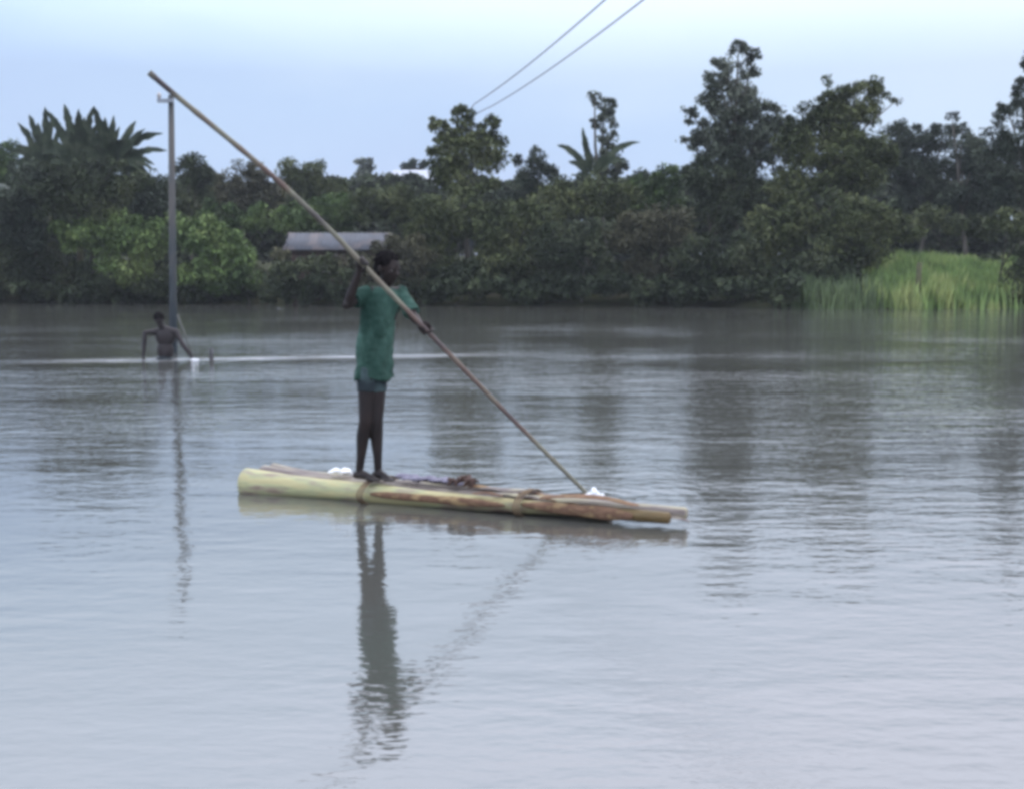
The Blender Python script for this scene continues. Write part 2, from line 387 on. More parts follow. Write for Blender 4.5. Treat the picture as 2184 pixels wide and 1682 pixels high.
plant('bush', 'shadowy bush below the central banana plant', 'bush', 53, 1250, [(1195, 430, 60, 55), (1260, 420, 60, 55), (1325, 425, 60, 52)], 'olive', group=GB)
plant('bush', 'dark waterline bush under the narrow speckled tree', 'bush', 50, 1240, [(1180, 520, 60, 60), (1250, 520, 65, 70), (1210, 600, 75, 46), (1290, 600, 60, 46)], 'dark', group=GB)
plant('bush', 'low green hump filling the skyline dip left of the tallest tree', 'bush', 58, 1400, [(1380, 395, 55, 36), (1430, 385, 45, 36), (1400, 430, 70, 36)], 'mid', group=GB)
plant('bush', 'dark brown-green thicket between the central and the tallest tree', 'bush', 50, 1380, [(1360, 500, 62, 65), (1420, 495, 60, 62), (1370, 590, 70, 52), (1440, 600, 55, 42)], 'brown', group=GB)
plant('tall_tree', 'tallest tree of the bank with a pointed airy crown', 'tree', 54, 1560,
      [(1575, 108, 30, 20), (1608, 118, 22, 16), (1548, 135, 36, 24), (1598, 150, 30, 26, .8), (1535, 175, 38, 30), (1585, 190, 42, 32), (1500, 215, 30, 26), (1545, 232, 45, 36),
       (1605, 235, 45, 38), (1475, 245, 24, 22, .8), (1510, 280, 40, 36, .7), (1565, 290, 50, 36, .8), (1630, 285, 45, 40), (1475, 305, 16, 26, .7), (1540, 340, 75, 40), (1622, 345, 70, 44), (1655, 250, 30, 40), (1680, 300, 45, 50), (1600, 300, 70, 50), (1520, 310, 50, 40), (1560, 215, 60, 60, .6), (1455, 300, 14, 10, .5)],
      'grey', group=GT, dens=175, L=.27, W=.15, fill=.18)
plant('leafy_tree', 'dark rounded tree filling in below the tallest tree', 'tree', 52.5, 1530, [(1500, 380, 60, 50), (1570, 390, 65, 50), (1540, 450, 90, 50), (1620, 430, 60, 52)], 'dark', group=GT)
plant('leafy_tree', 'dense broad dark tree with twiggy top right of the tallest tree', 'tree', 50.5, 1780,
      [(1765, 172, 15, 15, .5), (1790, 205, 34, 26), (1835, 190, 38, 26), (1868, 175, 14, 20, .7), (1872, 205, 22, 26), (1912, 215, 18, 9, .45), (1745, 235, 40, 34), (1800, 250, 55, 42), (1850, 240, 32, 36), (1715, 285, 40, 40), (1780, 315, 75, 52), (1850, 310, 40, 50), (1880, 330, 40, 46), (1740, 375, 75, 55), (1830, 380, 65, 52), (1700, 330, 50, 60), (1800, 230, 60, 40), (1690, 400, 60, 50), (1700, 290, 44, 50), (1820, 330, 90, 60), (1770, 260, 60, 50)],
      'olive', group=GT, dens=230)
plant('bush', 'dark overhanging bush at the water below the tallest tree', 'bush', 48.8, 1560, [(1590, 530, 44, 34), (1490, 550, 62, 55), (1560, 555, 65, 60), (1530, 610, 75, 40), (1620, 600, 60, 45)], 'dark', group=GB)
plant('bush', 'olive bush in mid bank below the gap of the two big trees', 'bush', 49.8, 1650, [(1640, 490, 62, 55), (1700, 470, 62, 58), (1670, 540, 70, 45)], 'olive', group=GB)
plant('bush', 'grey-green drooping bush left of the bright grass patch', 'bush', 48.5, 1830, [(1790, 465, 60, 58), (1860, 470, 58, 50), (1920, 490, 50, 40), (1790, 530, 62, 48), (1850, 540, 50, 42)], 'olive', group=GB, hang=.4)
plant('bush', 'near-black bush over the water left of the bright grass', 'bush', 47.6, 1740, [(1690, 590, 62, 48), (1760, 585, 62, 50), (1815, 595, 45, 38)], 'dark', group=GB)
plant('leafy_tree', 'dark bluish tree group in the hollow above the bright grass', 'tree', 64, 1950, [(1915, 295, 44, 36), (1960, 300, 46, 36), (2010, 295, 48, 36), (1900, 350, 55, 44), (1950, 360, 75, 50), (2010, 360, 65, 50), (1980, 420, 90, 44)], 'blue', group=GT, dens=260)
plant('leafy_tree', 'dark tree with an arching tip between the hollow and the right edge', 'tree', 62, 2060, [(2030, 250, 18, 10, .6), (2052, 275, 14, 14, .7), (2062, 320, 34, 40), (2085, 335, 40, 50), (2090, 370, 50, 60), (2050, 430, 70, 45), (2120, 430, 55, 50)], 'blue', group=GT)
plant('tall_tree', 'tall dark tree cut by the right edge of the view', 'tree', 52, 2180, [(2195, 130, 18, 35), (2180, 200, 28, 40), (2150, 240, 32, 26), (2205, 250, 40, 50), (2130, 290, 34, 34), (2180, 320, 60, 50), (2135, 350, 45, 50), (2220, 400, 60, 60), (2160, 400, 60, 50)], 'blue', group=GT)
plant('bush', 'low grey-green bush right above the bright grass patch', 'bush', 56, 2060, [(1975, 470, 50, 36), (2040, 480, 50, 30), (2095, 485, 42, 34)], 'olive', group=GB)
plant('bush', 'olive bush at the right edge beside the bright grass', 'bush', 46.5, 2180, [(2150, 470, 42, 38), (2190, 500, 45, 60), (2190, 570, 46, 50), (2185, 625, 40, 30)], 'olive', group=GB)

# far woodland and undergrowth that read as single masses
def backdrop(name, label, cat, segs, mk, dens, L, W):
    parts = []
    for D, bl in segs: parts.append(cloud(bl, D, dens, fill=.8))
    A = np.concatenate(parts); A = A[A[:, 2] > .03]
    V, Q = leaves(A, L, W); V[:, 2] = np.maximum(V[:, 2], .012)
    tag(link(name, np_mesh(name, V, Q), LEAF[mk]), label, cat, kind='stuff')
rr = random.Random(4)
bl = [(x + rr.uniform(-20, 20), 430 + rr.uniform(-18, 12), 85, 55) for x in range(-260, 2500, 75)]
bl += [(x, 510 + rr.uniform(-10, 10), 95, 55) for x in range(-260, 2500, 85)]
bl += [(x, y + rr.uniform(-30, 20), 110, 75, .7) for x in list(range(-1500, -260, 95)) + list(range(2520, 3700, 95)) for y in (400, 500)]
backdrop('woodland', 'far-off woodland closing the gaps behind the bank trees', 'woodland', [(90, bl), (72, [(x + rr.uniform(-20, 20), rr.choice((455, 500, 545)), 75, 42) for x in range(-260, 2500, 42)])], 'dark', 85, .5, .3)
bl = [(x + rr.uniform(-20, 20), 590 + rr.uniform(-12, 12), 70, 45) for x in list(range(-260, 560, 55)) + list(range(900, 1880, 55)) + list(range(2120, 2500, 55))]
ug = [(54.5, bl)]
for x in list(range(-300, 1690, 38)) + list(range(2150, 2500, 40)):
    ds = shore((x - CX) * 50 / F)
    ug.append((ds - rr.uniform(-.2, .9), [(x, 622 + rr.uniform(-14, 12), rr.uniform(26, 50), rr.uniform(16, 36))]))
backdrop('undergrowth', 'dark tangled undergrowth along the far waterline', 'undergrowth', ug, 'dark', 170, .3, .15)

# ------------------------------------------------------------------ banana plants
def banana_leaf(root_p, tip, width, droop, m, parent, fold=.25):
    d = tip - root_p; L = d.length; n = 16
    up = Vector((0, 0, 1)); side = d.cross(Vector((0, 1, 0)) if abs(d.normalized().y) < .8 else up)
    tw = random.uniform(-.9, .9)
    side = d.normalized().cross(Vector((math.sin(tw) * .5, -1, .4))).normalized()
    V, Q = [], []
    for i in range(n + 1):
        s = i / n; c = root_p.lerp(tip, s) + up * droop * L * math.sin(math.pi * s)
        wd = 0.0 if s < .12 else width * min(1, (s - .12) / .25) ** .6 * (1 - s ** 6)
        jag = 1 - .3 * random.random()
        wd = max(wd, .012)
        nrm = side.cross(d.normalized())
        V += [c - side * wd * jag + nrm * wd * fold, c, c + side * wd * (1 - .5 * random.random()) + nrm * wd * fold]
    for i in range(n):
        a = 3 * i; Q += [(a, a + 1, a + 4, a + 3), (a + 1, a + 2, a + 5, a + 4)]
    me = np_mesh('leaf', np.array([tuple(v) for v in V]), np.array(Q))
    o = link('leaf', me, m, parent, smooth=False)
    return o
def banana(label, D, crown_px, base_px, tips, m=MB_, width=.24, group=None, skirt=True):
    cp = P(*crown_px, D); bx = (base_px - CX) * D / F; gz = ground_z(bx, D)
    root = thing('banana_plant', (bx, D, gz), label, 'banana plant', group)
    bm = bmesh.new(); b = Vector((bx, D, gz - .1))
    tube(bm, [b, b.lerp(cp, .5), cp], [.17, .13, .07], 10); link('stem', from_bm(bm), mat('banana_stem', (.10, .12, .06), .7, (.07, .05, .035), 3), root, smooth=True)
    if skirt:
        tips = list(tips)
        for k in range(26):
            a = random.uniform(-.35, math.pi + .35); rr_ = random.uniform(45, 105)
            tips.append((crown_px[0] + math.cos(a) * rr_ * 1.1, crown_px[1] - math.sin(a) * rr_ * .85 + 12, random.uniform(.08, .28)))
    for t_ in tips:
        tp = P(t_[0], t_[1], D + random.uniform(-.9, .9))
        side_ = min(1, abs(t_[0] - crown_px[0]) / 90)
        banana_leaf(cp + Vector((0, random.uniform(-.1, .1), 0)), tp, width * random.uniform(.8, 1.1), (t_[2] if len(t_) > 2 else .05) + .10 * side_ * random.uniform(.4, 1.3), m, root)
    return root
GBN = 'banana plants of the left clump'
banana('leftmost banana plant of the clump, its leaves fanning to the left', 57, (105, 385), 110, [(38, 262), (62, 245), (30, 310, .1), (96, 228), (55, 290), (25, 350, .14), (130, 262), (150, 330, .1), (75, 330, .1), (45, 385, .2), (70, 400, .25), (140, 390, .25), (110, 250), (165, 300, .05), (80, 262), (10, 330, .15)], group=GBN)
banana('middle banana plant of the clump with upright dark leaves', 56.4, (170, 375), 175, [(98, 234), (137, 222), (168, 232), (120, 262), (199, 228), (85, 330, .12), (220, 290), (240, 330, .12), (150, 280), (180, 250), (210, 260), (130, 400, .3), (225, 395, .3), (110, 300, .05), (200, 310), (240, 300, .06)], group=GBN)
banana('banana plant on the right of the clump with leaves reaching toward the concrete pole', 56, (235, 372), 240, [(200, 226), (243, 246), (224, 250), (290, 258, .03), (348, 285, .06), (357, 322, .07), (330, 352, .12), (180, 290), (265, 300), (300, 320, .1), (175, 260), (215, 275), (255, 270), (310, 275, .04), (300, 375, .25), (325, 395, .3), (190, 395, .3), (170, 330, .1)], group=GBN)
banana('pale grey-leaved banana plant cut by the left edge of the view', 53, (-25, 420), -30, [(24, 402, .12), (36, 452, .25), (24, 488, .3), (-60, 360), (-90, 420, .1), (8, 500, .3)], m=MB2, width=.26, skirt=False)
banana('banana plant in the centre of the bank with one upright paddle leaf', 53.5, (1262, 385), 1265, [(1188, 310, .08), (1242, 272, 0), (1247, 290, 0), (1366, 304, .05), (1335, 340, .1), (1212, 345, .1), (1290, 330), (1225, 375, .1)], group=None, width=.21, skirt=False)

# ------------------------------------------------------------------ grass and reeds on the right
def blades(name, label, cat, n, fx, hgt, m, wd=.05):
    pts = [fx() for _ in range(n)]
    V = []; 
    for (x, y) in pts:
        z = max(ground_z(x, y), -.1); h = hgt * random.uniform(.5, 1.2) * (1 + .25 * mnoise.noise(Vector((x * .9, y * .9, 5)))) * max(.3, min(1, ((CX + x * F / y) - 1810) / 110)) ** (1 if hgt > 1 else 0); a = random.uniform(0, math.pi); le = random.uniform(.05, .3) * h
        la = random.uniform(0, 6.28); dx, dy = math.cos(a) * wd, math.sin(a) * wd
        V += [(x - dx, y - dy, z), (x + dx, y + dy, z), (x + dx * .5 + math.cos(la) * le * .5, y + dy * .5 + math.sin(la) * le * .5, z + h * .65), (x + math.cos(la) * le, y + math.sin(la) * le, z + h)]
    me = np_mesh(name, np.array(V), np.arange(4 * n).reshape(-1, 4))
    tag(link(name, me, m), label, cat, kind='stuff')
def fx1():
    px = random.uniform(1835, 2175)
    while random.random() > (px - 1825) / 110: px = random.uniform(1835, 2175)
    s_ = shore((px - CX) * 46 / F); y = random.uniform(s_ + 1.2, 56) if random.random() < .9 else random.uniform(s_ - .2, s_ + 1.5)
    if random.random() < .2: px = random.gauss(2080, 60)
    return ((px - CX) * y / F, y)
blades('tall_grass', 'bright yellow-green tall grass patch on the bank at the right', 'grass', 20000, fx1, .92, MGRASS)
def fx2():
    px = random.gauss(random.choice([1700, 1735, 1790, 1850]), 20); y = shore((px - CX) * 45 / F) - random.uniform(-1.2, .5)
    return ((px - CX) * y / F, y)
blades('reeds', 'pale green reeds standing in the shallows below the dark bush', 'reeds', 800, fx2, .95, mat('reed', (.06, .09, .04), .7, (.12, .16, .07), .8, island=.3, coord='World'))
def stake(label, px, py_w, top, D, r, lean=0, m=MBARK, name='wooden_stake'):
    b = P(px, py_w, D); b.z = min(b.z, 0) if D < 45 else b.z
    bm = bmesh.new(); t_ = Vector((b.x + lean, D, top)); tube(bm, [Vector((b.x, D, b.z - .4)), Vector((b.x, D, b.z)).lerp(t_, .5), t_], [r, r * .95, r * .85], 10, wob=.06)
    o = link(name, from_bm(bm), m, None, smooth=True)
    return tag(o, label, 'stake')
stake('dark post standing in the bright grass patch', 1958, 648, 1.70, 45.4, .11, m=mat('dark_post', (.05, .055, .03), .9, (.08, .08, .04), 5))
stake('short dark stake poking out of the water right of the wader', 451, 770, .20, 19.95, .035, m=mat('wet_wood', (.045, .045, .05), .5, (.08, .075, .075), 6))

# ------------------------------------------------------------------ huts
MTIN = mat('tin_roof', (.075, .082, .098), .8, ((.055, .058, .07), (.11, .095, .095)), 1.3, (1, 1, 1), .4, coord='World')
MWALL = mat('mud_wall', (.05, .035, .03), .9, (.08, .05, .042), 2, coord='World')
def hut():
    D = 51.5; a = P(603, 530, D); c = P(832, 530, D); gz = ground_z(a.x, D)
    root = thing('hut', ((a.x + c.x) / 2, D + 1.2, gz), 'low hut with a grey tin roof on the bank behind the boatman', 'hut')
    x0, x1 = a.x, c.x; ze = P(700, 533, D).z; zr = P(700, 497, D + 1.4).z
    bm = bmesh.new(); n = 90                                       # corrugated, front and rear slope
    for (ya, yb, za_, zb) in ((D - .25, D + 1.2, ze, zr), (D + 1.21, D + 2.7, zr, ze)):
        rows = []
        for j in range(3):
            s = j / 2; row = []
            for i in range(n + 1):
                x = x0 + (x1 - x0) * i / n + (.28 * (1 - s) if ya < D + 1 and i == 0 else 0)
                row.append(bm.verts.new((x, ya + (yb - ya) * s, za_ + (zb - za_) * s + .012 * math.sin(i * 1.6))))
            rows.append(row)
        for j in range(2):
            for i in range(n): bm.faces.new((rows[j][i], rows[j][i + 1], rows[j + 1][i + 1], rows[j + 1][i]))
    r = link('roof', from_bm(bm), MTIN, root, smooth=True)
    so_ = r.modifiers.new('thick', 'SOLIDIFY'); so_.thickness = .03
    bm = bmesh.new(); box(bm, (x0 + .35, D + .1, gz - .3), (x1 - .3, D + 2.3, ze + .02)); link('wall', from_bm(bm), MWALL, root)
    bm = bmesh.new(); box(bm, (x0 + 1.1, D + .06, gz), (x0 + 1.8, D + .097, ze - .25)); link('door', from_bm(bm), mat('dark_door', (.03, .025, .02), .8), root)
    for xx in (x0 + .15, (x0 + x1) / 2, x1 - .15):
        bm = bmesh.new(); tube(bm, [(xx, D - .1, gz - .2), (xx, D - .1, ze)], .05, 8); link('post', from_bm(bm), MBARK, root, smooth=True)
hut()
def far_house():
    D = 96; a = P(815, 385, D); c = P(925, 385, D); gz = ground_z(a.x, D)
    root = thing('house', ((a.x + c.x) / 2, D + 2, gz), 'distant pale house roof showing over the trees left of the three-headed tree', 'house')
    ze = P(800, 384, D).z; zr = P(800, 363, D + 2).z
    bm = bmesh.new()
    p = [(a.x - .2, D - .4, ze), (c.x + .2, D - .4, ze), (c.x - .6, D + 2, zr), (a.x + .8, D + 2, zr), (a.x - .2, D + 4.4, ze), (c.x + .2, D + 4.4, ze)]
    v = [bm.verts.new(q) for q in p]
    for f in ((0, 1, 2, 3), (3, 2, 5, 4), (0, 3, 4), (1, 5, 2), (0, 4, 5, 1)): bm.faces.new([v[i] for i in f])
    link('roof', from_bm(bm), mat('pale_roof', (.42, .44, .48), .6, (.34, .36, .40), .8), root)
    bm = bmesh.new(); box(bm, (a.x, D, gz - .3), (c.x, D + 4, ze - .003)); link('wall', from_bm(bm), mat('pale_wall', (.40, .42, .44), .8, (.3, .3, .3), 1), root)
    for i in range(2):
        bm = bmesh.new(); x = a.x + .8 + i * 1.6; box(bm, (x, D - .03, ze - 1.6), (x + .7, D - .002, ze - .5)); link('window', from_bm(bm), mat('dark_glass', (.03, .035, .04), .2), root)
far_house()

# ------------------------------------------------------------------ utility poles and wires
MCON = mat('concrete', (.040, .052, .062), .85, ((.055, .064, .070), (.09, .085, .08)), 1.4, (1, 1, .5), .2, coord='World')
MMET = mat('galvanised', (.25, .27, .30), .5, (.18, .2, .22), 8)
def utility_pole(label, px, D, ytop, r, zb, lean=0):
    tp = P(px, ytop, D); x = tp.x
    root = thing('utility_pole', (x, D, zb), label, 'utility pole')
    bm = bmesh.new(); tube(bm, [(x - lean, D, zb), (x - lean / 2, D, zb + (tp.z - zb) * .5), (x, D, tp.z)], [r * 1.25, r * 1.1, r * .88], 14); link('pole', from_bm(bm), MCON, root, smooth=True)
    bm = bmesh.new(); box(bm, (x - .22, D - r - .05, tp.z - .14), (x + .06, D - r * .8, tp.z - .08)); link('bracket', from_bm(bm), MMET, root)
    for dx in (-.19,):
        bm = bmesh.new(); tube(bm, [(x + dx, D - r - .02, tp.z - .08), (x + dx, D - r - .02, tp.z - .02), (x + dx, D - r - .02, tp.z + .03)], [.022, .04, .02], 10)
        link('insulator', from_bm(bm), mat('porcelain', (.35, .33, .32), .3), root, smooth=True)
    return Vector((x, D, tp.z))
utility_pole('grey concrete utility pole rising from the water behind the wader', 365, 22.0, 203, .057, -.9, .10)
tp2 = utility_pole('concrete pole hidden in the three-headed tree where the two wires end', 1004, 57, 262, .08, .2)
MW = mat('wire', (.24, .245, .30), .6)
for nm, pa, pb, lb in (('power_line', (1012, 222), (1290, 0), 'upper of the two power lines slanting over the trees'),
                       ('power_line', (1050, 226), (1372, 0), 'lower of the two power lines slanting over the trees')):
    A_ = P(*pa, 57); B_ = P(*pb, 31)
    d = B_ - A_; bm = bmesh.new(); pts = []
    for i in range(31):
        s = i / 30 * 2.25; q = A_ + d * s; q.z -= .5 * (s * (1 - s)); pts.append(q)
    pts = [Vector((tp2.x + (.25 if lb[0] == 'l' else -.1), 57, A_.z - .35))] + pts
    tube(bm, pts, .023, 8); tag(link(nm, from_bm(bm), MW, None, smooth=True), lb, 'wire', 'power lines')

# ------------------------------------------------------------------ raft
AX0 = Vector((-1.80, 8.28, 0)); AX1 = Vector((.93, 7.08, 0))
dirx = (AX1 - AX0).normalized(); perp = Vector((-dirx.y, dirx.x, 0))
MTR = mat('banana_trunk', (.40, .36, .19), .6, ((.33, .34, .19), (.27, .22, .16), (.13, .085, .07)), 3.4, (1.0, 4.5, 4.5), .3, lo=.46, hi=.72, bump=.006, bscale=9)
def butt_to_tip(m, far_col, x0, x1):
    n = m.node_tree; b = n.nodes['Principled BSDF']; src = b.inputs['Base Color'].links[0].from_socket
    tc_ = n.nodes.new('ShaderNodeTexCoord'); sp_ = n.nodes.new('ShaderNodeSeparateXYZ'); n.links.new(tc_.outputs['Object'], sp_.inputs[0])
    mr = n.nodes.new('ShaderNodeMapRange'); mr.inputs[1].default_value = x0; mr.inputs[2].default_value = x1; n.links.new(sp_.outputs[0], mr.inputs[0])
    mx_ = n.nodes.new('ShaderNodeMix'); mx_.data_type = 'RGBA'; mx_.blend_type = 'MULTIPLY'; n.links.new(mr.outputs[0], mx_.inputs[0]); n.links.new(src, mx_.inputs[6]); mx_.inputs[7].default_value = (*far_col, 1)
    n.links.new(mx_.outputs[2], b.inputs['Base Color'])
butt_to_tip(MTR, (.30, .22, .17), -.1, 1.35)
MTR2 = mat('weathered_trunk', (.30, .27, .18), .6, ((.20, .17, .15), (.11, .085, .08)), 3, (1, 6, 6), .3, bump=.006, bscale=9)
raft = thing('raft', (*((AX0 + AX1) / 2).xy, 0), 'narrow raft of yellow-green banana trunks carrying the standing boatman', 'raft')
raft.rotation_euler = (0, 0, 0)
def trunk(off, s0, s1, r0, r1, z0, z1, m, seg=22):
    bm = bmesh.new(); pts = []; rad = []; n = 26; L = (AX1 - AX0).length
    for i in range(n + 1):
        s = i / n; q = AX0 + dirx * (s0 + (s1 - s0) * s) + perp * (off * (1 - .30 * s))
        q.z = z0 + (z1 - z0) * s ** 2.2 + .004 * math.sin(s * 9 + off * 7); q += perp * .012 * math.sin(s * 5 + off * 20)
        r = r0 + (r1 - r0) * min(1, s * 1.25) ** .8
        if i < 3: r *= 1 + .08 * (3 - i)
        pts.append(q); rad.append(r * (1 + .03 * math.sin(s * 23 + off * 9)))
    # slightly bevelled cut ends
    e = (pts[1] - pts[0]).normalized() * .008; f = (pts[-1] - pts[-2]).normalized() * .012
    pts = [pts[0] - e] + pts + [pts[-1] + f]; rad = [rad[0] * .9] + rad + [rad[-1] * .75]
    tube(bm, pts, rad, seg, wob=.012)
    # layered sheath rings on the left cut end
    me = from_bm(bm); me.materials.append(m)
    o = link('trunk', me, None, raft, smooth=True)
    # align the material grain with the trunk: rotate mesh data into the object's own frame
    a = math.atan2(dirx.y, dirx.x); o.data.transform(Matrix.Rotation(-a, 4, 'Z')); o.rotation_euler = (0, 0, a)
    return o
Lr = (AX1 - AX0).length
trunk(0.0, 0.0, Lr - .02, .086, .036, .050, .056, MTR)
trunk(.125, .05, Lr + .05, .080, .038, .056, .072, MTR2)
trunk(.265, .04, Lr - .45, .076, .046, .054, .060, MTR2)
def along(s, off, z): 
    q = AX0 + dirx * s + perp * off; return Vector((q.x, q.y, z))
MSH = mat('dry_sheath', (.20, .12, .075), .8, ((.13, .075, .05), (.30, .21, .11)), 5, (1, 4, 4), .15, bump=.004, bscale=12)
MROPE = mat('rope', (.17, .12, .07), .9, (.10, .07, .05), 20)
for s, w_ in ((2.02, .105), (.95, .15)):            # lashings right round the trunks
    bm = bmesh.new()
    for k in range(3):
        c = along(s + k * .018, .115 * (1 - .10 * s), .06); pts = []
        for i in range(21):
            a = 2 * math.pi * i / 20; pts.append(c + perp * math.cos(a) * (w_ + .1) + Vector((0, 0, 1)) * math.sin(a) * (.092 - .008 * s))
        tube(bm, pts, .0055, 6)
    link('rope_lashing', from_bm(bm), MROPE, raft, smooth=True)
def strip(pts, wd, nrm, m, name, parent, thick=.006, jag=.25, seed=1):
    r_ = random.Random(seed); V = []; Q = []; n = len(pts)
    for i, p in enumerate(pts):
        p = Vector(p); d = Vector(pts[min(i + 1, n - 1)]) - Vector(pts[max(i - 1, 0)]); s = d.normalized().cross(nrm).normalized()
        ww = wd * (math.sin(math.pi * (i + .4) / (n - .2)) ** .5) * (1 + r_.uniform(-jag, jag))
        V += [p - s * ww - nrm * ww * .25, p + nrm * .008, p + s * ww - nrm * ww * .25]
    for i in range(n - 1):
        a = 3 * i; Q += [(a, a + 1, a + 4, a + 3), (a + 1, a + 2, a + 5, a + 4)]
    o = link(name, np_mesh(name, np.array([tuple(v) for v in V]), np.array(Q)), m, parent, smooth=True)
    so_ = o.modifiers.new('t', 'SOLIDIFY'); so_.thickness = thick
    ss = o.modifiers.new('s', 'SUBSURF'); ss.levels = ss.render_levels = 1
    return o
up = Vector((0, 0, 1))
# arched, peeling dry sheath near the right end
strip([along(2.15 + i * .08, -.005, .118 + .042 * math.sin(math.pi * i / 8)) for i in range(9)], .055, up, MSH, 'sheath', raft, seed=3)
strip([along(2.05 + i * .09, -.062, .075 - .002 * i) for i in range(9)], .045, -perp, MSH, 'sheath', raft, seed=4)
strip([along(1.20 + i * .11, .15, .142 - .0025 * i + .006 * math.sin(i * 2)) for i in range(9)], .04, up, MTR2, 'sheath', raft, seed=5)
strip([along(1.0 + i * .12, -.078, .065) for i in range(9)], .032, -perp, MSH, 'sheath', raft, seed=6)
for k in range(26):
    s0_ = 1.55 + .053 * k; o_ = random.uniform(-.06, .16)
    strip([along(s0_ + i * .035, o_ + .004 * i * random.uniform(-1, 1), .118 - .010 * k / 3 + .018 * math.sin(math.pi * i / 6) + random.uniform(0, .006)) for i in range(7)], random.uniform(.014, .03), up, random.choice([MSH, MSH, MTR2]), 'sheath', raft, seed=20 + k)
# things lying on the raft
bm = bmesh.new()
c0 = P(728, 1001, 8.12)
for k in range(9): ell(bm, c0 + Vector((-.055 + .0138 * k, random.uniform(-.03, .03), random.uniform(-.012, .02))), (random.uniform(.02, .035), .025, random.uniform(.012, .02)), sub=2)
me = fuse(bm, .006, 2, (.008, 30)); zmin = min(v.co.z for v in me.vertices); me.transform(Matrix.Translation((0, 0, .128 - zmin)))
tag(link('plastic_bag', me, mat('white_plastic', (.80, .80, .80), .4, spec=.5), None, smooth=True), 'crumpled white plastic bag on the raft behind the heels of the boatman', 'plastic bag')
bm = bmesh.new()
for k in range(14): ell(bm, along(1.10 + k * .035, .12 + random.uniform(-.03, .05), .142 + random.uniform(0, .012)), (.04, .04, random.uniform(.010, .022)), sub=2)
tag(link('wet_cloth', fuse(bm, .006, 2, (.008, 25)), mat('grey_cloth', (.20, .19, .24), .8, (.12, .11, .15), 9), None, smooth=True), 'wet purple-grey rag spread on the raft just in front of the feet of the boatman', 'rag')
bm = bmesh.new()
for k in range(16):
    p = along(1.47 + random.uniform(0, .2), .09 + random.uniform(-.05, .06), .145)
    q = p + Vector((random.uniform(-.07, .07), random.uniform(-.03, .03), random.uniform(.01, .05)))
    limb(bm, [p, p.lerp(q, .5) + up * .012, q], [.011, .014, .007], 8)
tag(link('root_clump', fuse(bm, .005, 1, (.004, 40)), mat('dark_roots', (.05, .03, .025), .9, (.09, .055, .045), 12), None, smooth=True), 'small clump of dark brown roots lying midway along the raft', 'root clump')

# ------------------------------------------------------------------ people
def hand_grip(bm, G, axis, n, wrist, r=.020, flip=1, sc=1.0):
    """hand closed round a rod: axis = rod direction, n = side the palm lies on"""
    axis = axis.normalized(); n = (n - axis * n.dot(axis)).normalized(); b = axis.cross(n) * flip
    pc = G + n * (r + .012)
    R = Matrix((axis, b, n)).transposed()
    ell(bm, pc, (.036 * sc, .030 * sc, .013 * sc), R, 3)
    limb(bm, [wrist, wrist.lerp(pc, .6), pc], [.021, .019, .020], 10)
    ln = (2.9, 3.3, 3.2, 2.6)
    for i, o in enumerate((-.027, -.009, .009, .027)):
        pts = []
        for k in range(6):
            a = .55 + ln[i] * k / 5; rr_ = r + .0085
            pts.append(G + axis * o * sc + n * math.cos(a) * rr_ + b * math.sin(a) * rr_)
        limb(bm, [pc + axis * o + b * .018] + pts, [.0095, .0095, .009, .0085, .008, .0075, .007], 8)
    tb = [pc + axis * .030 - b * .015]
    for k in range(4):
        a = -.6 - 1.9 * k / 3; tb.append(G + axis * (.044 - .004 * k) + n * math.cos(a) * (r + .010) + b * math.sin(a) * (r + .010))
    limb(bm, tb, [.012, .011, .0105, .0095, .008], 8)
def hand_open(bm, wrist, d, n, sc=1.0, curl=.5):
    """relaxed, slightly curled hand pointing along d; n = palm normal"""
    d = d.normalized(); n = (n - d * n.dot(d)).normalized(); s = d.cross(n)
    pc = wrist + d * .045 * sc; R = Matrix((s, d, n)).transposed(); ell(bm, pc, (.036 * sc, .045 * sc, .014 * sc), R)
    for i, o in enumerate((-.027, -.009, .009, .026)):
        p = pc + s * o * sc + d * .036 * sc; pts = [p]; a = 0
        for k, l in enumerate((.028, .020, .016)):
            a += curl * .6; p = p + (d * math.cos(a) + n * math.sin(a)) * l * sc * (1, 1.1, 1.05, .85)[i]; pts.append(p)
        limb(bm, pts, [.009, .0085, .008, .007], 8)
    p = pc - s * .03 * sc - d * .02 * sc; limb(bm, [p, p + (d * .6 - s + n * .3).normalized() * .026, p + (d * .9 - s * .5 + n * .4).normalized() * .048], [.012, .010, .008], 8)
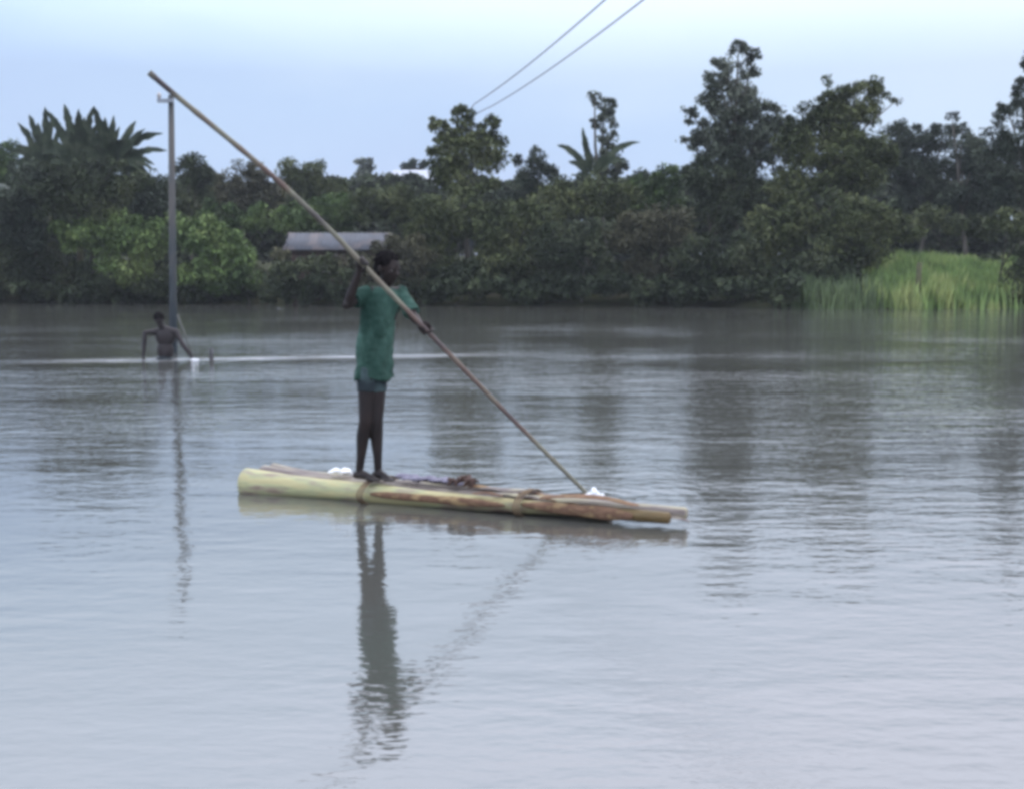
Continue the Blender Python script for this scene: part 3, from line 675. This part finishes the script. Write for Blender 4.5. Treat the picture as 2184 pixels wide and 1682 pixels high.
def head(bm, c, f, upv, s=1.0, ears=True):
    """c centre, f facing, upv up"""
    f = f.normalized(); l = upv.cross(f).normalized(); u = f.cross(l).normalized(); R = Matrix((f, l, u)).transposed()
    def at(a, b, d): return c + (f * a + l * b + u * d) * s
    ell(bm, at(-.005, 0, .018), (.090 * s, .072 * s, .088 * s), R, 3)
    ell(bm, at(.022, 0, -.028), (.062 * s, .056 * s, .070 * s), R, 3)
    ell(bm, at(.050, 0, -.082), (.026 * s, .030 * s, .022 * s), R, 2)          # chin
    limb(bm, [at(.082, 0, .008), at(.092, 0, -.012), at(.100, 0, -.024)], [.008 * s, .010 * s, .013 * s], 8)   # nose
    for sd_ in (-1, 1):
        ell(bm, at(.093, sd_ * .010, -.026), .009 * s, R, 2)
        ell(bm, at(.072, sd_ * .028, .018), (.014 * s, .022 * s, .008 * s), R, 2)       # brow
        ell(bm, at(.058, sd_ * .036, -.020), (.020 * s, .020 * s, .020 * s), R, 2)      # cheek
        if ears: ell(bm, at(-.006, sd_ * .074, -.008), (.018 * s, .008 * s, .030 * s), R, 2)
    ell(bm, at(.080, 0, -.050), (.010 * s, .022 * s, .006 * s), R, 2); ell(bm, at(.078, 0, -.060), (.011 * s, .019 * s, .007 * s), R, 2)
    return at, R
def eyes_hair(parent, at, R, s, hm):
    bm = bmesh.new()
    ell(bm, at(-.016, 0, .034), (.090 * s, .080 * s, .082 * s), R, 3)
    ell(bm, at(-.045, 0, -.005), (.060 * s, .074 * s, .070 * s), R, 3)
    r_ = random.Random(2)
    for k in range(90):
        a = r_.uniform(0, 6.28); e_ = r_.uniform(-.1, 1.5)
        d = (math.cos(a) * math.cos(e_), math.sin(a) * math.cos(e_), math.sin(e_))
        if d[0] > .5 and d[2] < .45: continue
        p = at(-.016 + .088 * d[0], .078 * d[1], .034 + .080 * d[2]); q = at(-.016 + .100 * d[0] + r_.uniform(-.01, .01), .089 * d[1] + r_.uniform(-.01, .01), .034 + .094 * d[2] - .01)
        limb(bm, [p, q], [.010 * s, .005 * s], 6)
    link('hair', fuse(bm, .005, 1, (.003, 60)), hm, parent, smooth=True)
def add_eyes(me, at, s):
    """join small glossy eyes into the body mesh (second and third material slot)"""
    bm = bmesh.new(); bm.from_mesh(me)
    for sd_ in (-1, 1):
        for (a, r, mi) in ((.066, .012, 1), (.0735, .0062, 2)):
            n0 = len(bm.faces); ell(bm, at(a, sd_ * .029, .003), r * s, None, 2); bm.faces.ensure_lookup_table()
            for f in bm.faces[n0:]: f.material_index = mi
    bm.to_mesh(me); bm.free()
MSKIN = mat('brown_skin', (.020, .0125, .011), .6, (.012, .009, .009), 7, spec=.3)
MSKIN2 = mat('purplish_skin', (.022, .016, .017), .6, (.014, .011, .012), 7, spec=.35)  # the wader's own dark, purplish skin tone
MEYE = mat('eye_white', (.14, .13, .12), .5); MIRIS = mat('iris', (.01, .008, .006), .2); MHAIR = mat('black_hair', (.006, .005, .006), .9, (.010, .009, .009), 30, spec=.05)

PB = P(790, 1022, 7.95); PB.z = .136                      # boatman's base, on the raft
def W(x, y, z): return PB + Vector((x, y, z))
def boatman():
    root = thing('person', PB, 'boatman in a green T-shirt standing on the raft and leaning on a long bamboo pole', 'person')
    # bamboo pole geometry first: hands must close on it
    lo = P(1258, 1058, 8.0); 
    gl = P(905, 700, 7.76); gr = P(772, 562, 7.69)
    ax = (gl - gr).normalized()
    ang = math.radians(28); f = Vector((math.sin(ang), -math.cos(ang), 0)); l = Vector((math.cos(ang), math.sin(ang), 0))
    bm = bmesh.new()
    # legs
    hr, hl = W(-.004, -.03, .70), W(.050, .015, .70)
    kr, kl = W(-.022, -.05, .385), W(.046, -.01, .385)
    ar, al = W(-.070, .00, .065), W(.048, .02, .060)
    for h_, k_, a_, s_ in ((hr, kr, ar, -1), (hl, kl, al, 1)):
        cf = (k_ - a_); calf = a_.lerp(k_, .68) - f * .012
        limb(bm, [h_, h_.lerp(k_, .45), k_, calf, a_.lerp(k_, .25), a_], [.068, .057, .042, .043, .029, .026], 16)
        ff = (Vector((.62, -.78, 0)) if s_ > 0 else Vector((.80, -.60, 0)))
        ff.normalize(); hz = Vector((0, 0, 1)); sd_ = hz.cross(ff)
        b0 = Vector((a_.x, a_.y, PB.z))
        limb(bm, [b0 - ff * .030 + hz * .026, b0 + ff * .04 + hz * .032, b0 + ff * .10 + hz * .020, b0 + ff * .135 + hz * .014], [.026, .029, .024, .014], 12)
        ell(bm, b0 + ff * .10 + hz * .016, (.03, .038, .015), Matrix((ff, sd_, hz)).transposed(), 2)
        for t_ in range(5):
            o = (-.028, -.013, 0, .013, .027)[t_] * (1 if s_ > 0 else 1); ln = (.150, .162, .166, .160, .150)[t_]
            limb(bm, [b0 + ff * .115 + sd_ * o + hz * .013, b0 + ff * ln + sd_ * o * 1.1 + hz * .009], [.010, .008], 8)
    # torso
    pel = W(.025, 0, .72); cw = W(.035, .0, .90); ch = W(.082, .0, 1.10); nb = W(.102, .005, 1.225)
    Rt = Matrix((l, f, Vector((0, 0, 1)))).transposed()
    ell(bm, pel, (.105, .080, .10), Rt); ell(bm, cw, (.092, .070, .14), Rt); ell(bm, ch, (.115, .078, .13), Rt)
    sr, sl_ = W(-.020, -.050, 1.205), W(.205, .055, 1.205)
    limb(bm, [sr, nb - Vector((0, 0, .03)), sl_], [.042, .05, .042])
    hc = W(.128, -.022, 1.365)
    limb(bm, [nb - Vector((0, 0, .02)), nb + Vector((.006, 0, .03)), hc - Vector((.004, 0, .05))], [.046, .040, .042])
    hf = Vector((.80, -.56, -.26)).normalized(); at, R = head(bm, hc, hf, Vector((.16, -.1, 1)), .92)
    # arms
    er = W(-.112, -.18, 1.135); el = W(.292, -.035, 1.055)
    nr = (er - gr); nl = (el - gl)
    wr = gr + (er - gr).normalized() * .085 + Vector((.0, .015, 0)); wl = gl + (el - gl).normalized() * .075
    limb(bm, [sr, sr.lerp(er, .5), er, er.lerp(wr, .35), wr], [.044, .037, .031, .031, .021], 14)
    limb(bm, [sl_, sl_.lerp(el, .5), el, el.lerp(wl, .35), wl], [.044, .037, .031, .031, .021], 14)
    hand_grip(bm, gr, ax, Vector((-.25, .8, -.5)), wr, .020, 1)
    hand_grip(bm, gl, ax, Vector((.30, .75, .55)), wl, .020, -1)
    me = fuse(bm, .0052, 2)
    me.materials.append(MSKIN); me.materials.append(MEYE); me.materials.append(MIRIS)
    add_eyes(me, at, .92)
    link('body', me, None, root, smooth=True)
    eyes_hair(root, at, R, .92, MHAIR)
    # T-shirt
    bm = bmesh.new()
    rings = [(W(.030, 0, .652), .138, .100), (W(.028, 0, .70), .130, .096), (W(.028, 0, .78), .120, .092), (W(.040, 0, .92), .116, .090), (W(.065, 0, 1.05), .128, .094),
             (W(.085, 0, 1.15), .138, .090), (W(.095, 0, 1.205), .118, .075), (W(.100, 0, 1.238), .066, .058)]
    rr_ = []
    for ci, (c, a, b) in enumerate(rings):
        ring = []
        for k in range(32):
            t_ = 2 * math.pi * k / 32; z = (.014 * math.sin(3 * t_ + 1) if ci < 2 else 0)
            fl = 1 + (.05 * math.sin(5 * t_) if ci < 3 else 0)
            ring.append(bm.verts.new(c + l * math.cos(t_) * a * fl + f * math.sin(t_) * b * fl + Vector((0, 0, z))))
        rr_.append(ring)
    for A_, B_ in zip(rr_, rr_[1:]):
        for k in range(32): bm.faces.new((A_[k], A_[(k + 1) % 32], B_[(k + 1) % 32], B_[k]))
    bm.faces.new(rr_[0][::-1]); bm.faces.new(rr_[-1])
    e1 = sr.lerp(er, .62); e2 = sl_.lerp(el, .86)
    tube(bm, [sr + Vector((.03, .01, .008)), sr.lerp(er, .25), e1], [.050, .050, .056], 16); ell(bm, sr, .050, None, 2)
    tube(bm, [sl_ - Vector((.03, .01, -.008)), sl_.lerp(el, .35), e2], [.050, .050, .055], 16); ell(bm, sl_, .050, None, 2)
    shm = fuse(bm, .007, 3, (.012, 15))
    for v in shm.vertices:                       # diagonal pull folds
        q = v.co - PB; nn_ = mnoise.noise(q * 6)
        v.co += v.normal * .0065 * math.sin(34 * (q.x * .9 + q.z * .55 + q.y * .3) + 5 * nn_) * min(1, max(.25, (1.25 - q.z) * 2.5))
    MSH_ = mat('green_cotton', (.013, .038, .029), .85, ((.022, .054, .042), (.062, .125, .100)), 5, (1, 1, .5), .15, bump=.03, bscale=11)
    link('shirt', shm, MSH_, root, smooth=True)
    # shorts, rolled, blue-grey
    bm = bmesh.new()
    ell(bm, pel - Vector((0, 0, .01)), (.098, .078, .09), Rt)
    for h_, k_ in ((hr, kr), (hl, kl)):
        tube(bm, [h_ + Vector((0, 0, .03)), h_.lerp(k_, .22), h_.lerp(k_, .40)], [.072, .066, .064], 18)
    link('shorts', fuse(bm, .007, 2, (.008, 16)), mat('blue_grey_cloth', (.011, .016, .020), .85, ((.018, .028, .033), (.07, .11, .11)), 5, bump=.003, bscale=50), root, smooth=True)
    # bamboo pole, slightly bowed
    pp = thing('bamboo_pole', lo, 'long thin bamboo punting pole held slantwise in both hands of the boatman', 'pole')
    keys = [P(318, 155, 7.30), P(380, 208, 7.35), P(575, 370, 7.52), P(700, 487, 7.62), gr, gl, P(1080, 880, 7.87), lo, lo + (lo - P(1080, 880, 7.87)).normalized() * .8]
    pts = []
    for i in range(len(keys) - 1):
        p0, p1, p2, p3 = keys[max(i - 1, 0)], keys[i], keys[i + 1], keys[min(i + 2, len(keys) - 1)]
        for k in range(12):
            t_ = k / 12; pts.append(.5 * ((2 * p1) + (p2 - p0) * t_ + (2 * p0 - 5 * p1 + 4 * p2 - p3) * t_ ** 2 + (3 * p1 - p0 - 3 * p2 + p3) * t_ ** 3))
    pts.append(keys[-1]); n = len(pts)
    acc = 0; rad = []; node = 0
    for i, p in enumerate(pts):
        if i: acc += (p - pts[i - 1]).length
        rad.append((.0165 - .003 * i / n) * (1.13 if (acc % .31) < .045 else 1))
    bm = bmesh.new(); tube(bm, pts, rad, 14)
    mp_ = mat('bamboo', (.060, .050, .052), .6, ((.17, .165, .12), (.12, .08, .065), (.055, .045, .048)), 2.1, (1, 1, 1), .35, lo=.36, hi=.66, detail=2)
    link('cane', from_bm(bm), mp_, pp, smooth=True)
    return lo
lo = boatman()
# white water where the pole enters
MWHITE = mat('white_water', (.72, .74, .77), .5, spec=.3)
def splash(c, R_, h, n, label, seed):
    r_ = random.Random(seed); bm = bmesh.new()
    for k in range(n):
        a = r_.uniform(0, 6.28); q = r_.uniform(0, 1) ** .7 * R_
        ell(bm, (c.x + math.cos(a) * q, c.y + math.sin(a) * q * .8, r_.uniform(0, h) * (1 - q / R_ * .7)), r_.uniform(.006, .016) * R_ / .05, None, 2)
    tag(link('splash', fuse(bm, R_ / 14, 1, (R_ * .06, 2 / R_)), MWHITE, None, smooth=True), label, 'splash')
splash(Vector((lo.x + .02, lo.y - .02, 0)), .07, .07, 34, 'small white splash where the bamboo pole enters the water', 5)
splash(P(415, 765, 20.2), .07, .02, 16, 'white churned water at the right hand of the wader', 6)

def wader():
    b = P(352, 765, 20.35); b.z = -.05
    root = thing('person', b, 'bare-chested person wading waist-deep beside the concrete pole with arms spread', 'person')
    def Q(x, y, z): return b + Vector((x, y, z))
    bm = bmesh.new()
    l = Vector((1, .1, 0)).normalized(); f = Vector((.1, -1, 0)).normalized(); Rt = Matrix((l, f, Vector((0, 0, 1)))).transposed()
    ell(bm, Q(0, 0, -.02), (.15, .11, .12), Rt); ell(bm, Q(.01, 0, .20), (.135, .095, .18), Rt); ell(bm, Q(.02, 0, .42), (.165, .105, .16), Rt)
    for s in (-1, 1):
        limb(bm, [Q(s * .08, 0, -.05), Q(s * .10, -.03, -.45), Q(s * .11, .02, -.85)], [.088, .058, .036])
        ell(bm, Q(s * .11, -.06, -.9), (.045, .12, .035), None, 2)
    sr, sl_ = Q(-.165, 0, .50), Q(.20, 0, .50)
    limb(bm, [sr, Q(.01, 0, .54), sl_], [.058, .07, .058])
    limb(bm, [Q(.0, 0, .54), Q(-.045, -.06, .63)], [.055, .052])
    at, R = head(bm, Q(-.055, -.09, .715), Vector((.35, -.8, -.6)), Vector((0, -.2, 1)), 1.0)
    er, el = Q(-.285, -.10, .50), Q(.31, -.08, .32)
    hr_, hl_ = Q(-.31, -.16, .12), Q(.48, -.14, .10)
    limb(bm, [sr, sr.lerp(er, .5), er, er.lerp(hr_, .35), hr_], [.056, .047, .040, .040, .026])
    limb(bm, [sl_, sl_.lerp(el, .5), el, el.lerp(hl_, .35), hl_], [.056, .047, .040, .040, .026])
    hand_open(bm, hr_, Vector((.0, -.2, -1)), Vector((.8, 0, 0)), 1.05)
    hand_open(bm, hl_, Vector((.35, -.1, -.8)), Vector((-.8, 0, -.3)), 1.05)
    me = fuse(bm, .009, 2); me.materials.append(MSKIN2); me.materials.append(MEYE); me.materials.append(MIRIS)
    add_eyes(me, at, 1.0)
    link('body', me, None, root, smooth=True)
    eyes_hair(root, at, R, 1.0, MHAIR)
    bm = bmesh.new(); ell(bm, Q(0, 0, -.01), (.175, .135, .14), Rt)
    for s in (-1, 1): tube(bm, [Q(s * .08, 0, .02), Q(s * .10, -.02, -.35)], [.10, .09], 16)
    sb = bmesh.new(); tube(sb, [Q(.25, -.10, .80), Q(.40, -.12, .38), Q(.57, -.15, -.10)], [.013, .014, .015], 8, wob=.1)
    tag(link('stick', from_bm(sb), mat('grey_stick', (.07, .075, .065), .8, (.11, .11, .10), 9), None, smooth=True), 'thin stick slanting into the water in the hand of the wader', 'stick')
    link('shorts', fuse(bm, .010, 2, (.008, 14)), mat('dark_shorts', (.012, .018, .022), .7), root, smooth=True)
wader()

# ------------------------------------------------------------------ damp evening haze
bm = bmesh.new(); box(bm, (-1000, -350, -4.5), (1000, 1400, 26))
hm = bpy.data.materials.new('damp_air'); hm.use_nodes = True; hn = hm.node_tree; hn.nodes.clear()
ho = hn.nodes.new('ShaderNodeOutputMaterial'); hv = hn.nodes.new('ShaderNodeVolumePrincipled')
hv.inputs['Color'].default_value = (.85, .90, .95, 1); hv.inputs['Density'].default_value = .00048
hn.links.new(hv.outputs[0], ho.inputs['Volume'])
tag(link('haze', from_bm(bm), hm), 'thin evening haze over the water and the bank', 'haze', kind='stuff')
